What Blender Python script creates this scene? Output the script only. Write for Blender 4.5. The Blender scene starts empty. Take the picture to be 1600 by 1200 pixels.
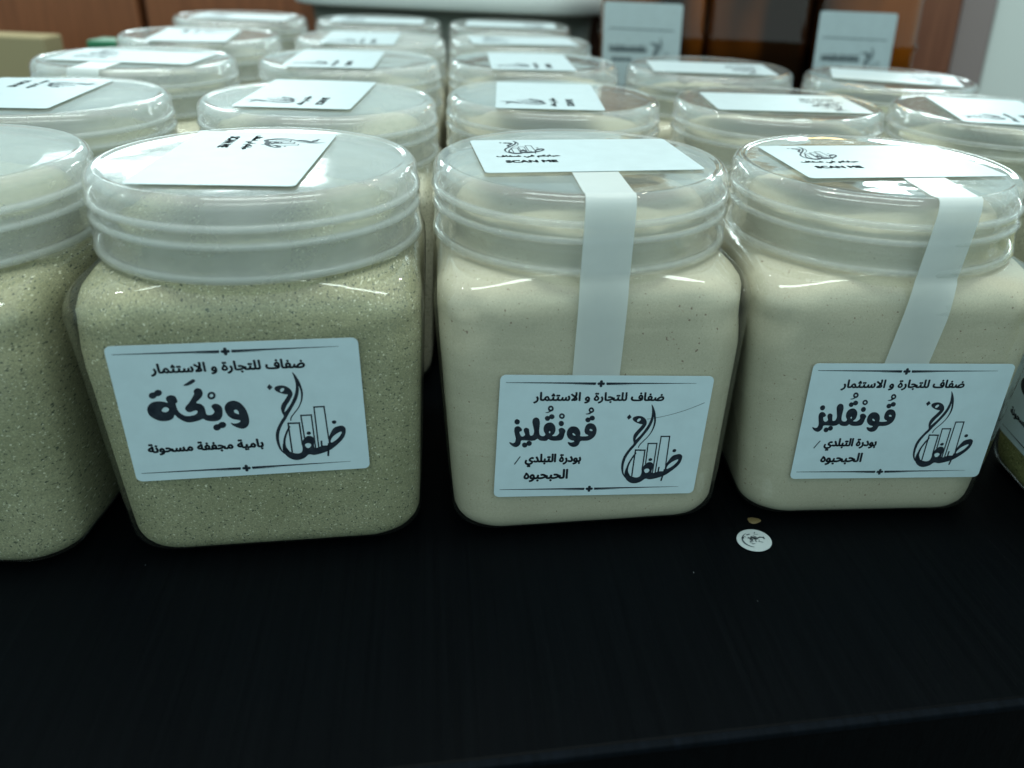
import bpy, bmesh, math, random
from math import pi, sin, cos, sqrt, radians
from mathutils import Vector, Matrix, noise
from mathutils.geometry import tessellate_polygon

sc = bpy.context.scene
COL = sc.collection
MM = 0.001

# ------------------------------------------------------------------ camera
cam_d = bpy.data.cameras.new("camera")
cam = bpy.data.objects.new("camera", cam_d)
COL.objects.link(cam)
PITCH, ROLL, CAM_H = 0.44621, 0.04470, 162.85
cam_d.sensor_width = 36.0
cam_d.lens = 1363.66 / 1600.0 * 36.0
cam_d.shift_x = -122.88 / 1600.0
cam_d.shift_y = -45.19 / 1600.0
cam_d.clip_start = 0.01
cam_d.clip_end = 100.0
rt, up, bk = Vector((1, 0, 0)), Vector((0, sin(PITCH), cos(PITCH))), Vector((0, -cos(PITCH), sin(PITCH)))
r2 = rt * cos(ROLL) + up * sin(ROLL)
u2 = up * cos(ROLL) - rt * sin(ROLL)
M = Matrix.Identity(4)
for i in range(3):
    M[i][0], M[i][1], M[i][2] = r2[i], u2[i], bk[i]
M[2][3] = CAM_H * MM
cam.matrix_world = M
cam_d.dof.use_dof = True
cam_d.dof.focus_distance = 0.255
cam_d.dof.aperture_fstop = 10.5
sc.camera = cam

# ------------------------------------------------------------------ light of the room
world = bpy.data.worlds.new("World")
sc.world = world
world.use_nodes = True
bg = world.node_tree.nodes["Background"]
wn = world.node_tree
tc = wn.nodes.new("ShaderNodeTexCoord")
sx = wn.nodes.new("ShaderNodeSeparateXYZ")
mr = wn.nodes.new("ShaderNodeMapRange")
mr.inputs[1].default_value, mr.inputs[2].default_value = -1.0, 1.0
wr = wn.nodes.new("ShaderNodeValToRGB")          # dim floor, paler walls, bright ceiling of the room
for p_, c_ in ((0.30, (.10, .14, .14)), (0.5, (.235, .36, .37)), (0.68, (.60, .89, .91)), (1.0, (.77, 1.09, 1.10))):
    el = wr.color_ramp.elements.new(p_)
    el.color = (*c_, 1)
wr.color_ramp.elements.remove(wr.color_ramp.elements[0])
wr.color_ramp.elements.remove(wr.color_ramp.elements[-1])
wn.links.new(tc.outputs["Generated"], sx.inputs[0])
wn.links.new(sx.outputs[2], mr.inputs[0])
wn.links.new(mr.outputs[0], wr.inputs[0])
wn.links.new(wr.outputs[0], bg.inputs[0])
bg.inputs[1].default_value = 1.0

def area(name, loc, target, sx, sy, power, color):
    d = bpy.data.lights.new(name, 'AREA')
    d.shape = 'RECTANGLE'
    d.size, d.size_y = sx, sy
    d.energy = power
    d.color = color
    o = bpy.data.objects.new(name, d)
    COL.objects.link(o)
    o.location = loc
    o.rotation_euler = (Vector(target) - Vector(loc)).to_track_quat('-Z', 'Y').to_euler()
    return o

def lamp(name, loc, power, radius, color):
    d = bpy.data.lights.new(name, 'POINT')
    d.energy = power
    d.shadow_soft_size = radius
    d.color = color
    o = bpy.data.objects.new(name, d)
    COL.objects.link(o)
    o.location = loc
    return o

area("ceiling_panel_light", (0.0, 0.26, 1.9), (0.0, 0.26, 0.08), 1.6, 0.30, 20.0, (0.86, 1.0, 0.93))
area("window_light", (1.33, 3.6, 1.12), (0.1, 0.3, 0.1), 0.42, 0.34, 6.5, (0.85, 1.0, 1.0))
area("window_light", (0.93, 3.7, 1.14), (0.1, 0.3, 0.1), 0.18, 0.34, 2.9, (0.85, 1.0, 1.0))
area("tube_light", (-1.55, 3.4, 1.10), (-0.1, 0.3, 0.1), 0.9, 0.30, 7.0, (0.85, 1.0, 1.0))
lamp("ceiling_spot_light", (-0.55, 1.5, 1.75), 3.0, 0.03, (0.95, 1.0, 0.98))
lamp("ceiling_spot_light", (-0.9, 0.45, 1.5), 2.2, 0.025, (0.95, 1.0, 0.98))
lamp("ceiling_spot_light", (0.35, 1.9, 1.6), 3.0, 0.03, (1.0, 0.9, 0.75))

sc.render.engine = 'CYCLES'
sc.cycles.use_denoising = True
sc.cycles.max_bounces = 14
sc.cycles.diffuse_bounces = 7
sc.cycles.glossy_bounces = 4
sc.cycles.transmission_bounces = 8
sc.cycles.transparent_max_bounces = 40
sc.cycles.caustics_reflective = False
sc.cycles.caustics_refractive = False
sc.cycles.sample_clamp_indirect = 6.0
sc.view_settings.view_transform = 'Standard'
sc.view_settings.look = 'None'
sc.view_settings.exposure = 0.2
sc.view_settings.gamma = 1.0
sc.view_settings.use_curve_mapping = False

# ------------------------------------------------------------------ materials
def new_mat(name):
    m = bpy.data.materials.new(name)
    m.use_nodes = True
    nt = m.node_tree
    nt.nodes.clear()
    out = nt.nodes.new("ShaderNodeOutputMaterial")
    return m, nt, out

def N(nt, kind, **kw):
    n = nt.nodes.new(kind)
    for k, v in kw.items():
        if k.startswith("_"):
            setattr(n, k[1:], v)
        else:
            n.inputs[k.replace("__", " ")].default_value = v
    return n

def noise_tex(nt, scale, detail=3.0, rough=0.55, vec=None):
    n = N(nt, "ShaderNodeTexNoise", Scale=scale, Detail=detail, Roughness=rough)
    if vec is not None:
        nt.links.new(vec, n.inputs["Vector"])
    return n.outputs["Fac"]

def ramp(nt, fac, stops):
    r = nt.nodes.new("ShaderNodeValToRGB")
    e = r.color_ramp.elements
    while len(e) < len(stops):
        e.new(0.5)
    for k, (p, c) in enumerate(stops):
        e[k].position = p
        e[k].color = (c[0], c[1], c[2], 1) if isinstance(c, tuple) else (c, c, c, 1)
    nt.links.new(fac, r.inputs[0])
    return r.outputs[0]

def mixc(nt, fac, a, b):
    m = nt.nodes.new("ShaderNodeMix")
    m.data_type = 'RGBA'
    for sock, v in ((m.inputs[0], fac), (m.inputs[6], a), (m.inputs[7], b)):
        if hasattr(v, "is_linked"):
            nt.links.new(v, sock)
        elif isinstance(v, tuple):
            sock.default_value = (v[0], v[1], v[2], 1)
        else:
            sock.default_value = v
    return m.outputs[2]

def coords(nt, scale=(1, 1, 1), rot=(0, 0, 0), which="Object"):
    t = nt.nodes.new("ShaderNodeTexCoord")
    mp = nt.nodes.new("ShaderNodeMapping")
    mp.inputs["Scale"].default_value = scale
    mp.inputs["Rotation"].default_value = rot
    nt.links.new(t.outputs[which], mp.inputs[0])
    # every copy of a thing gets its own piece of the pattern
    info = nt.nodes.new("ShaderNodeObjectInfo")
    add = N(nt, "ShaderNodeVectorMath", _operation='ADD')
    nt.links.new(mp.outputs[0], add.inputs[0])
    mul = N(nt, "ShaderNodeVectorMath", _operation='SCALE')
    mul.inputs[0].default_value = (3.1, 1.7, 2.3)
    nt.links.new(info.outputs["Random"], mul.inputs["Scale"])
    nt.links.new(mul.outputs[0], add.inputs[1])
    return add.outputs[0]

def bump(nt, h, strength, dist):
    b = N(nt, "ShaderNodeBump", Strength=strength, Distance=dist)
    nt.links.new(h, b.inputs["Height"])
    return b.outputs[0]

def principled(name, color, rough=0.5, spec=0.5, color_sock=None, bump_sock=None, coat=0.0):
    m, nt, out = new_mat(name)
    p = N(nt, "ShaderNodeBsdfPrincipled")
    p.inputs["Base Color"].default_value = (*color, 1)
    p.inputs["Roughness"].default_value = rough
    p.inputs["Specular IOR Level"].default_value = spec
    p.inputs["Coat Weight"].default_value = coat
    nt.links.new(p.outputs[0], out.inputs[0])
    return m, nt, p

def powder_mat(name, base_a, base_b, flecks, grain, rough_amt):
    """ground powder: soft tone patches, fine grain, and flecks = [(colour, scale, stretch, rotation, threshold, above)]"""
    m, nt, p = principled(name, base_a, 0.95, 0.1)
    v = coords(nt)
    col = mixc(nt, ramp(nt, noise_tex(nt, 38, 5, .65, v), [(0.35, 0.0), (0.65, 1.0)]), base_a, base_b)
    streak = noise_tex(nt, 90, 3, .6, coords(nt, (.5, .5, 2.2), (.2, .1, 0)))
    col = mixc(nt, ramp(nt, streak, [(0.48, 0.0), (0.68, .45)]), col, tuple(c * 1.12 for c in base_a))
    fine = noise_tex(nt, grain, 3, .75, v)
    col = mixc(nt, ramp(nt, fine, [(0.36, rough_amt), (0.56, 0.0)]), col, tuple(c * .55 for c in base_a))
    col = mixc(nt, ramp(nt, fine, [(0.52, 0.0), (0.70, rough_amt)]), col, tuple(min(.9, c * 1.35) for c in base_a))
    for c, scale, stretch, rot, th, above in flecks:
        f = noise_tex(nt, scale, 1, .5, coords(nt, (1.0, 1.0 / stretch, 1.0), rot))
        st = [(th, 0.0), (th + .035, 1.0)] if above else [(th - .035, 1.0), (th, 0.0)]
        col = mixc(nt, ramp(nt, f, st), col, c)
    nt.links.new(col, p.inputs["Base Color"])
    nt.links.new(bump(nt, fine, .45 * rough_amt + .1, .0006), p.inputs["Normal"])
    return m

_fl = lambda dark, mid, light: [
    (mid, 1750, 3.0, (.4, .2, .6), .345, False), (mid, 1900, 3.5, (1.2, .9, 2.1), .345, False),
    (light, 1450, 4.0, (.9, .3, 1.3), .695, True), (light, 1800, 4.0, (.1, 1.3, .2), .70, True),
    (dark, 1450, 2.6, (2.0, .6, .4), .328, False), (dark, 900, 3.2, (.7, 1.6, 2.6), .285, False), (dark, 1150, 2.0, (1.4, .2, 1.0), .302, False)]
OKRA = powder_mat("okra_powder", (.40, .395, .25), (.30, .305, .18), _fl((.09, .105, .075), (.25, .26, .17), (.74, .73, .55)), 2000, .55)
GREENISH = powder_mat("pale_green_powder", (.60, .58, .44), (.54, .52, .37), _fl((.17, .17, .11), (.36, .35, .24), (.76, .74, .58)), 1800, .4)
LEAFY = powder_mat("leafy_powder", (.44, .43, .18), (.33, .36, .13), _fl((.06, .09, .03), (.18, .22, .07), (.66, .62, .34)), 1100, .6)
CREAM = powder_mat("cream_powder", (.525, .50, .375), (.475, .45, .335), [
    ((.26, .20, .15), 900, 1.6, (.4, .8, .3), .262, False), ((.34, .27, .2), 1500, 2.4, (1.4, .2, 1.9), .272, False), ((.45, .38, .29), 1900, 1.5, (.2, 1.1, .7), .285, False)], 1900, .16)

def clear_mat(name, rough, haze, tint, ior, bscale, bstr):
    """thin clear plastic: straight-through transmission, a little haze, Fresnel gloss"""
    m, nt, out = new_mat(name)
    v = coords(nt)
    nrm = bump(nt, noise_tex(nt, bscale, 2, .5, v), bstr, .002)
    tr = N(nt, "ShaderNodeBsdfTransparent", Color=(*tint, 1))
    df = N(nt, "ShaderNodeBsdfDiffuse", Color=(.95, .97, .95, 1))
    tl = N(nt, "ShaderNodeBsdfTranslucent", Color=(.95, .97, .95, 1))
    md = N(nt, "ShaderNodeMixShader", Fac=.6)
    nt.links.new(df.outputs[0], md.inputs[1]); nt.links.new(tl.outputs[0], md.inputs[2])
    mx = N(nt, "ShaderNodeMixShader", Fac=haze)
    if haze > .02:
        hz = ramp(nt, noise_tex(nt, 45, 3, .6, v), [(0.3, haze * .75), (0.7, haze * 1.25)])
        nt.links.new(hz, mx.inputs[0])
    nt.links.new(tr.outputs[0], mx.inputs[1]); nt.links.new(md.outputs[0], mx.inputs[2])
    gl = N(nt, "ShaderNodeBsdfGlossy", Color=(1, 1, 1, 1), Roughness=rough)
    nt.links.new(nrm, gl.inputs["Normal"])
    fr = N(nt, "ShaderNodeFresnel", IOR=ior)
    nt.links.new(nrm, fr.inputs["Normal"])
    geo = nt.nodes.new("ShaderNodeNewGeometry")        # same reflectance from both sides of the thin wall
    ir = N(nt, "ShaderNodeMapRange")
    ir.inputs[3].default_value, ir.inputs[4].default_value = ior, 1.0 / ior
    nt.links.new(geo.outputs["Backfacing"], ir.inputs[0])
    nt.links.new(ir.outputs[0], fr.inputs["IOR"])
    top = N(nt, "ShaderNodeMixShader")
    nt.links.new(fr.outputs[0], top.inputs[0])
    nt.links.new(mx.outputs[0], top.inputs[1]); nt.links.new(gl.outputs[0], top.inputs[2])
    nt.links.new(top.outputs[0], out.inputs[0])
    return m

PET = clear_mat("clear_plastic", .06, .015, (.985, .99, .985), 1.5, 70, .18)
BOTTLE_GLASS = clear_mat("amber_glass", .05, .004, (.80, .62, .40), 1.40, 60, .1)
LID_CLEAR = clear_mat("clear_lid_plastic", .035, .125, (.985, .99, .985), 1.45, 60, .10)
LID_FROST = clear_mat("frosted_lid_plastic", .10, .26, (.975, .985, .98), 1.45, 60, .10)

def paper(name, color, rough):
    m, nt, p = principled(name, color, rough, .35)
    v = coords(nt)
    f = noise_tex(nt, 160, 4, .6, v)
    nt.links.new(mixc(nt, ramp(nt, f, [(.3, 0.0), (.7, 1.0)]), color, tuple(c * .93 for c in color)), p.inputs["Base Color"])
    nt.links.new(bump(nt, noise_tex(nt, 55, 3, .5, v), .12, .001), p.inputs["Normal"])
    return m
PAPER = paper("label_paper", (.60, .755, .80), .42)
STICKER = paper("sticker_paper", (.49, .585, .605), .38)

def ink_mat():
    m, nt, p = principled("print_ink", (.012, .018, .026), .5, .3)
    v = coords(nt)
    nt.links.new(mixc(nt, ramp(nt, noise_tex(nt, 700, 3, .6, v), [(.35, 0.0), (.75, 1.0)]), (.010, .016, .026), (.03, .042, .055)), p.inputs["Base Color"])
    return m
INK = ink_mat()
FADED = principled("faded_ink", (.055, .075, .085), .6, .2)[0]

def tape_mat():
    m, nt, out = new_mat("seal_tape_paper")
    v = coords(nt)
    c = mixc(nt, noise_tex(nt, 220, 4, .6, v), (.80, .87, .86), (.74, .81, .80))
    df = N(nt, "ShaderNodeBsdfDiffuse"); tl = N(nt, "ShaderNodeBsdfTranslucent")
    nt.links.new(c, df.inputs[0]); nt.links.new(c, tl.inputs[0])
    a = N(nt, "ShaderNodeMixShader", Fac=.3)
    nt.links.new(df.outputs[0], a.inputs[1]); nt.links.new(tl.outputs[0], a.inputs[2])
    tr = N(nt, "ShaderNodeBsdfTransparent")
    b = N(nt, "ShaderNodeMixShader", Fac=.18)
    nt.links.new(a.outputs[0], b.inputs[1]); nt.links.new(tr.outputs[0], b.inputs[2])
    gl = N(nt, "ShaderNodeBsdfGlossy", Roughness=.35)
    nt.links.new(bump(nt, noise_tex(nt, 130, 3, .6, v), .3, .001), gl.inputs["Normal"])
    fr = N(nt, "ShaderNodeFresnel", IOR=1.4)
    geo = nt.nodes.new("ShaderNodeNewGeometry")
    ir = N(nt, "ShaderNodeMapRange")
    ir.inputs[3].default_value, ir.inputs[4].default_value = 1.4, 1.0 / 1.4
    nt.links.new(geo.outputs["Backfacing"], ir.inputs[0])
    nt.links.new(ir.outputs[0], fr.inputs["IOR"])
    cc = N(nt, "ShaderNodeMixShader")
    nt.links.new(fr.outputs[0], cc.inputs[0]); nt.links.new(b.outputs[0], cc.inputs[1]); nt.links.new(gl.outputs[0], cc.inputs[2])
    nt.links.new(cc.outputs[0], out.inputs[0])
    return m
TAPE = tape_mat()

def wood_mat(name, a, b, rough, spec, grain=(900, 14, 200), specks=0.0):
    m, nt, p = principled(name, a, rough, spec)
    v = coords(nt, tuple(g / 100 for g in grain))
    g = noise_tex(nt, 60, 4, .65, v)
    col = mixc(nt, ramp(nt, g, [(.3, 0.0), (.72, 1.0)]), a, b)
    if specks:
        vs = coords(nt, (1.0, .35, 1.0), (0, 0, .2))
        s = noise_tex(nt, 1100, 1, .4, vs)
        big = ramp(nt, noise_tex(nt, 9, 2, .5, vs), [(.42, 0.0), (.62, 1.0)])
        k = N(nt, "ShaderNodeMath", _operation='MULTIPLY')
        nt.links.new(ramp(nt, s, [(specks, 0.0), (specks + .03, 1.0)]), k.inputs[0]); nt.links.new(big, k.inputs[1])
        col = mixc(nt, k.outputs[0], col, (.22, .26, .28))
    nt.links.new(col, p.inputs["Base Color"])
    nt.links.new(bump(nt, g, .35, .0006), p.inputs["Normal"])
    return m
BLACK_WOOD = wood_mat("black_wood", (.0008, .0013, .0018), (.0016, .0024, .0031), .42, .025, specks=.84)
EDGE_WEAR = wood_mat("worn_black_edge", (.002, .003, .004), (.004, .006, .009), .7, .03)
BROWN_WOOD = wood_mat("brown_wood", (.19, .066, .028), (.28, .10, .042), .45, .35, (300, 300, 20))
DARK_BROWN = wood_mat("dark_brown_wood", (.035, .014, .008), (.065, .026, .012), .5, .3, (300, 300, 20))
REDDISH = wood_mat("reddish_wood", (.17, .062, .035), (.25, .10, .055), .45, .3, (300, 300, 20))
MAUVE = principled("mauve_paint", (.30, .24, .23), .6, .3)[0]
DARK_MAUVE = principled("dark_mauve_paint", (.10, .06, .06), .6, .3)[0]
WHITE_WALL = principled("white_wall_paint", (.74, .78, .74), .7, .3)[0]
TUB_WHITE = principled("white_tub_plastic", (.72, .76, .74), .35, .5)[0]
TUB_SHADED = principled("shaded_tub_plastic", (.15, .165, .14), .5, .4)[0]  # pale tub wall, with the shade under its rim put into the colour
CARTON = principled("tan_carton", (.36, .30, .17), .7, .2)[0]
GREEN = principled("green_plastic", (.02, .17, .075), .4, .5)[0]
FLOOR = principled("dark_floor", (.11, .115, .11), .7, .2)[0]
HONEY, _nt, _p = principled("dark_honey", (.05, .02, .004), .5, .1)
_nt.links.new(mixc(_nt, ramp(_nt, noise_tex(_nt, 16, 2, .5, coords(_nt, (1, 1, .35))), [(.40, 0.0), (.62, 1.0)]), (.016, .007, .002), (.30, .125, .015)), _p.inputs["Base Color"])  # amber patches: glow of light through the honey, put into the base colour
AMBER = principled("amber_honey", (.40, .17, .015), .25, .4)[0]
STAIN = principled("dried_yellow_stain", (.11, .085, .035), .6, .3)[0]
BLACK_CAP = principled("black_cap_plastic", (.02, .02, .022), .4, .5)[0]

# ------------------------------------------------------------------ mesh helpers (millimetres in, metres out)
def mesh(name, verts, faces, mat, smooth=True, mats=None, idx=None):
    me = bpy.data.meshes.new(name)
    me.from_pydata([(x * MM, y * MM, z * MM) for x, y, z in verts], [], faces)
    for mm in ([mat] if mats is None else mats):
        me.materials.append(mm)
    if idx:
        me.polygons.foreach_set("material_index", idx)
    if smooth:
        me.polygons.foreach_set("use_smooth", [True] * len(me.polygons))
    me.update()
    return me

def put(name, me, parent=None, loc=None, rz=0.0):
    o = bpy.data.objects.new(name, me)
    COL.objects.link(o)
    if parent is not None:
        o.parent = parent
    if loc is not None:
        o.location = tuple(c * MM for c in loc)
    o.rotation_euler = (0, 0, rz)
    return o

def tag(o, label=None, cat=None, group=None, kind=None):
    if label: o["label"] = label
    if cat: o["category"] = cat
    if group: o["group"] = group
    if kind: o["kind"] = kind
    return o

def ring_section(a, r, na=10, ns=7):
    """rounded square of half-size a, corner radius r; constant point count"""
    pts = []
    for q in range(4):
        th0 = q * pi / 2
        cx, cy = [(1, 1), (-1, 1), (-1, -1), (1, -1)][q]
        cx *= a - r; cy *= a - r
        arc = [(cx + r * cos(th0 + k / na * pi / 2), cy + r * sin(th0 + k / na * pi / 2)) for k in range(na + 1)]
        pts += arc
        q2 = (q + 1) % 4
        nx, ny = [(1, 1), (-1, 1), (-1, -1), (1, -1)][q2]
        nx *= a - r; ny *= a - r
        t2 = th0 + pi / 2
        e = (nx + r * cos(t2), ny + r * sin(t2))
        for k in range(1, ns):
            f = k / ns
            pts.append((arc[-1][0] * (1 - f) + e[0] * f, arc[-1][1] * (1 - f) + e[1] * f))
    return pts

def loft(sections, cap_bottom=True, cap_top=True, jitter=None):
    V, F = [], []
    n = None
    for z, a, r in sections:
        s = ring_section(a, min(r, a - .01))
        n = len(s)
        for x, y in s:
            V.append(jitter(x, y, z) if jitter else (x, y, z))
    for i in range(len(sections) - 1):
        for k in range(n):
            k2 = (k + 1) % n
            F.append((i * n + k, i * n + k2, (i + 1) * n + k2, (i + 1) * n + k))
    if cap_bottom: F.append(tuple(reversed(range(n))))
    if cap_top: F.append(tuple(range((len(sections) - 1) * n, len(sections) * n)))
    return V, F

def lathe(profile, n=96, close=False):
    V, F = [], []
    for r, z in profile:
        for k in range(n):
            t = 2 * pi * k / n
            V.append((r * cos(t), r * sin(t), z))
    m = len(profile)
    for i in range(m - 1 if not close else m):
        j = (i + 1) % m
        for k in range(n):
            k2 = (k + 1) % n
            F.append((i * n + k, i * n + k2, j * n + k2, j * n + k))
    return V, F

def box_vf(x0, x1, y0, y1, z0, z1, bev=1.0):
    bm = bmesh.new()
    vs = [bm.verts.new(c) for c in ((x0, y0, z0), (x1, y0, z0), (x1, y1, z0), (x0, y1, z0), (x0, y0, z1), (x1, y0, z1), (x1, y1, z1), (x0, y1, z1))]
    for f in ((0, 3, 2, 1), (4, 5, 6, 7), (0, 1, 5, 4), (1, 2, 6, 5), (2, 3, 7, 6), (3, 0, 4, 7)):
        bm.faces.new([vs[i] for i in f])
    if bev > 0:
        bmesh.ops.bevel(bm, geom=bm.edges[:], offset=bev, segments=2, affect='EDGES', profile=.5)
    bm.verts.index_update()
    V = [tuple(v.co) for v in bm.verts]
    F = [tuple(v.index for v in f.verts) for f in bm.faces]
    bm.free()
    return V, F

# ------------------------------------------------------------------ lettering (flat ink shapes, millimetres in the label's own plane)
class Ink:
    def __init__(self):
        self.v, self.f = [], []
    def fill(self, loops):
        tri = tessellate_polygon([[Vector((x, y, 0)) for x, y in l] for l in loops])
        flat = [p for l in loops for p in l]
        b = len(self.v)
        self.v += [(x, y) for x, y in flat]
        for t in tri:
            a, c, d = (flat[i] for i in t)
            area2 = (c[0] - a[0]) * (d[1] - a[1]) - (c[1] - a[1]) * (d[0] - a[0])
            if abs(area2) > 1e-9:
                self.f.append(tuple(b + i for i in (t if area2 > 0 else reversed(t))))
    def disc(self, x, y, r, n=8):
        b = len(self.v)
        self.v += [(x + r * cos(2 * pi * k / n), y + r * sin(2 * pi * k / n)) for k in range(n)]
        self.f.append(tuple(range(b, b + n)))
    def line(self, p, q, w0, w1=None):
        w1 = w0 if w1 is None else w1
        d = Vector((q[0] - p[0], q[1] - p[1]))
        if d.length < 1e-6: return
        d.normalize()
        n = (-d.y, d.x)
        b = len(self.v)
        self.v += [(p[0] - n[0] * w0 / 2, p[1] - n[1] * w0 / 2), (q[0] - n[0] * w1 / 2, q[1] - n[1] * w1 / 2),
                   (q[0] + n[0] * w1 / 2, q[1] + n[1] * w1 / 2), (p[0] + n[0] * w0 / 2, p[1] + n[1] * w0 / 2)]
        self.f.append((b, b + 1, b + 2, b + 3))
    def outline(self, loop, w):
        for i, p in enumerate(loop):
            self.line(p, loop[(i + 1) % len(loop)], w)
            self.disc(p[0], p[1], w / 2, 6)

def smooth_loop(loop, n=4):
    L = len(loop); out = []
    for i in range(L):
        p0, p1, p2, p3 = (Vector(loop[(i + k - 1) % L]) for k in range(4))
        for s in range(n):
            t = s / n
            q = .5 * ((2 * p1) + (p2 - p0) * t + (2 * p0 - 5 * p1 + 4 * p2 - p3) * t * t + (3 * p1 - p0 - 3 * p2 + p3) * t ** 3)
            out.append((q.x, q.y))
    return out

def arabic_forms():
    import unicodedata
    F = {}
    for cp in range(0xFE80, 0xFEFD):
        d = unicodedata.decomposition(chr(cp)).split()
        if len(d) >= 2:
            F[(d[0].strip('<>'), ''.join(chr(int(x, 16)) for x in d[1:]))] = chr(cp)
    return F
AF = arabic_forms()
def arabic(s):
    toks, i = [], 0
    while i < len(s):
        if s[i:i + 2] == '\u0644\u0627': toks.append(s[i:i + 2]); i += 2
        else: toks.append(s[i]); i += 1
    out = []
    for k, t in enumerate(toks):
        nx = lambda u: ('initial', u) in AF
        pv = lambda u: ('final', u) in AF
        p = k > 0 and nx(toks[k - 1]) and pv(t)
        n = k + 1 < len(toks) and nx(t) and pv(toks[k + 1])
        out.append(AF.get(('medial' if p and n else 'final' if p else 'initial' if n else 'isolated', t), t))
    return ''.join(reversed(out))

def glyph_loops(text):
    cu = bpy.data.curves.new("lettering_source", 'FONT')
    cu.body = text
    ob = bpy.data.objects.new("lettering_source", cu)
    COL.objects.link(ob)
    bpy.context.view_layer.update()
    dg = bpy.context.evaluated_depsgraph_get()
    c2 = ob.to_curve(dg)
    loops = []
    for s in c2.splines:
        pts = []
        bp = s.bezier_points
        for i in range(len(bp)):
            a, b = bp[i], bp[(i + 1) % len(bp)]
            straight = (a.handle_right - a.co).length + (b.handle_left - b.co).length < 1e-5
            for k in range(1 if straight else 4):
                t = k / 4
                q = a.co * (1 - t) ** 3 + 3 * a.handle_right * t * (1 - t) ** 2 + 3 * b.handle_left * t * t * (1 - t) + b.co * t ** 3
                if not pts or (Vector(pts[-1]) - Vector((q.x, q.y))).length > 1e-5:
                    pts.append((q.x, q.y))
        if len(pts) > 2:
            loops.append(pts)
    ob.to_curve_clear()
    bpy.data.objects.remove(ob)
    bpy.data.curves.remove(cu)
    return loops

def sarea(l):
    return sum(l[i][0] * l[(i + 1) % len(l)][1] - l[(i + 1) % len(l)][0] * l[i][1] for i in range(len(l))) / 2
def inside(p, l):
    c = False
    for i in range(len(l)):
        a, b = l[i], l[i - 1]
        if (a[1] > p[1]) != (b[1] > p[1]) and p[0] < (b[0] - a[0]) * (p[1] - a[1]) / (b[1] - a[1]) + a[0]:
            c = not c
    return c

def text_in_box(ink, text, x0, x1, y0, y1, bold):
    loops = glyph_loops(text)
    xs = [p[0] for l in loops for p in l]; ys = [p[1] for l in loops for p in l]
    bx0, bx1, by0, by1 = min(xs), max(xs), min(ys), max(ys)
    h = bold / 2
    f = lambda p: (x0 + h + (p[0] - bx0) / (bx1 - bx0) * (x1 - x0 - bold), y0 + h + (p[1] - by0) / (by1 - by0) * (y1 - y0 - bold))
    sgn = math.copysign(1, max((sarea(l) for l in loops), key=abs))
    loops = [[f(p) for p in l] for l in loops]
    outer = [l for l in loops if sarea(l) * sgn > 0]
    holes = [l for l in loops if sarea(l) * sgn <= 0]
    for o in outer:
        ink.fill([o] + [hh for hh in holes if inside(hh[0], o)])
        if bold: ink.outline(o, bold)
    if bold:
        for hh in holes: ink.outline(hh, bold * .8)

def put_shapes(ink, shapes, smooth, scale=1.0, off=(0, 0), pivot=(0, 0)):
    for s in shapes:
        loops = []
        for l in s:
            l = [((x / 100 - pivot[0]) * scale + off[0], (y / 100 - pivot[1]) * scale + off[1]) for x, y in l]
            loops.append(smooth_loop(l) if smooth else l)
        ink.fill(loops)

def ornament(ink, x, y, s):
    for dx, dy in ((1, 0), (-1, 0), (0, 1), (0, -1)):
        ink.disc(x + dx * s * .62, y + dy * s * .62, s * .40, 10)
    for k in range(4):
        t = pi / 4 + k * pi / 2
        ink.line((x, y), (x + cos(t) * s * .55, y + sin(t) * s * .55), s * .22)
    ink.disc(x, y, s * .3, 8)

def rules(ink, y, cx, xl, xr):
    ornament(ink, cx, y, 1.1)
    ink.line((xl, y + .25), (cx - 1.5, y + .1), .14, .60)
    ink.line((cx - 8, y - .28), (cx - 1.6, y - .3), .03, .2)
    ink.line((cx + 1.5, y + .1), (xr, y + .25), .60, .08)
    ink.line((cx + 1.6, y - .3), (cx + 9, y - .28), .2, .03)

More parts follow.
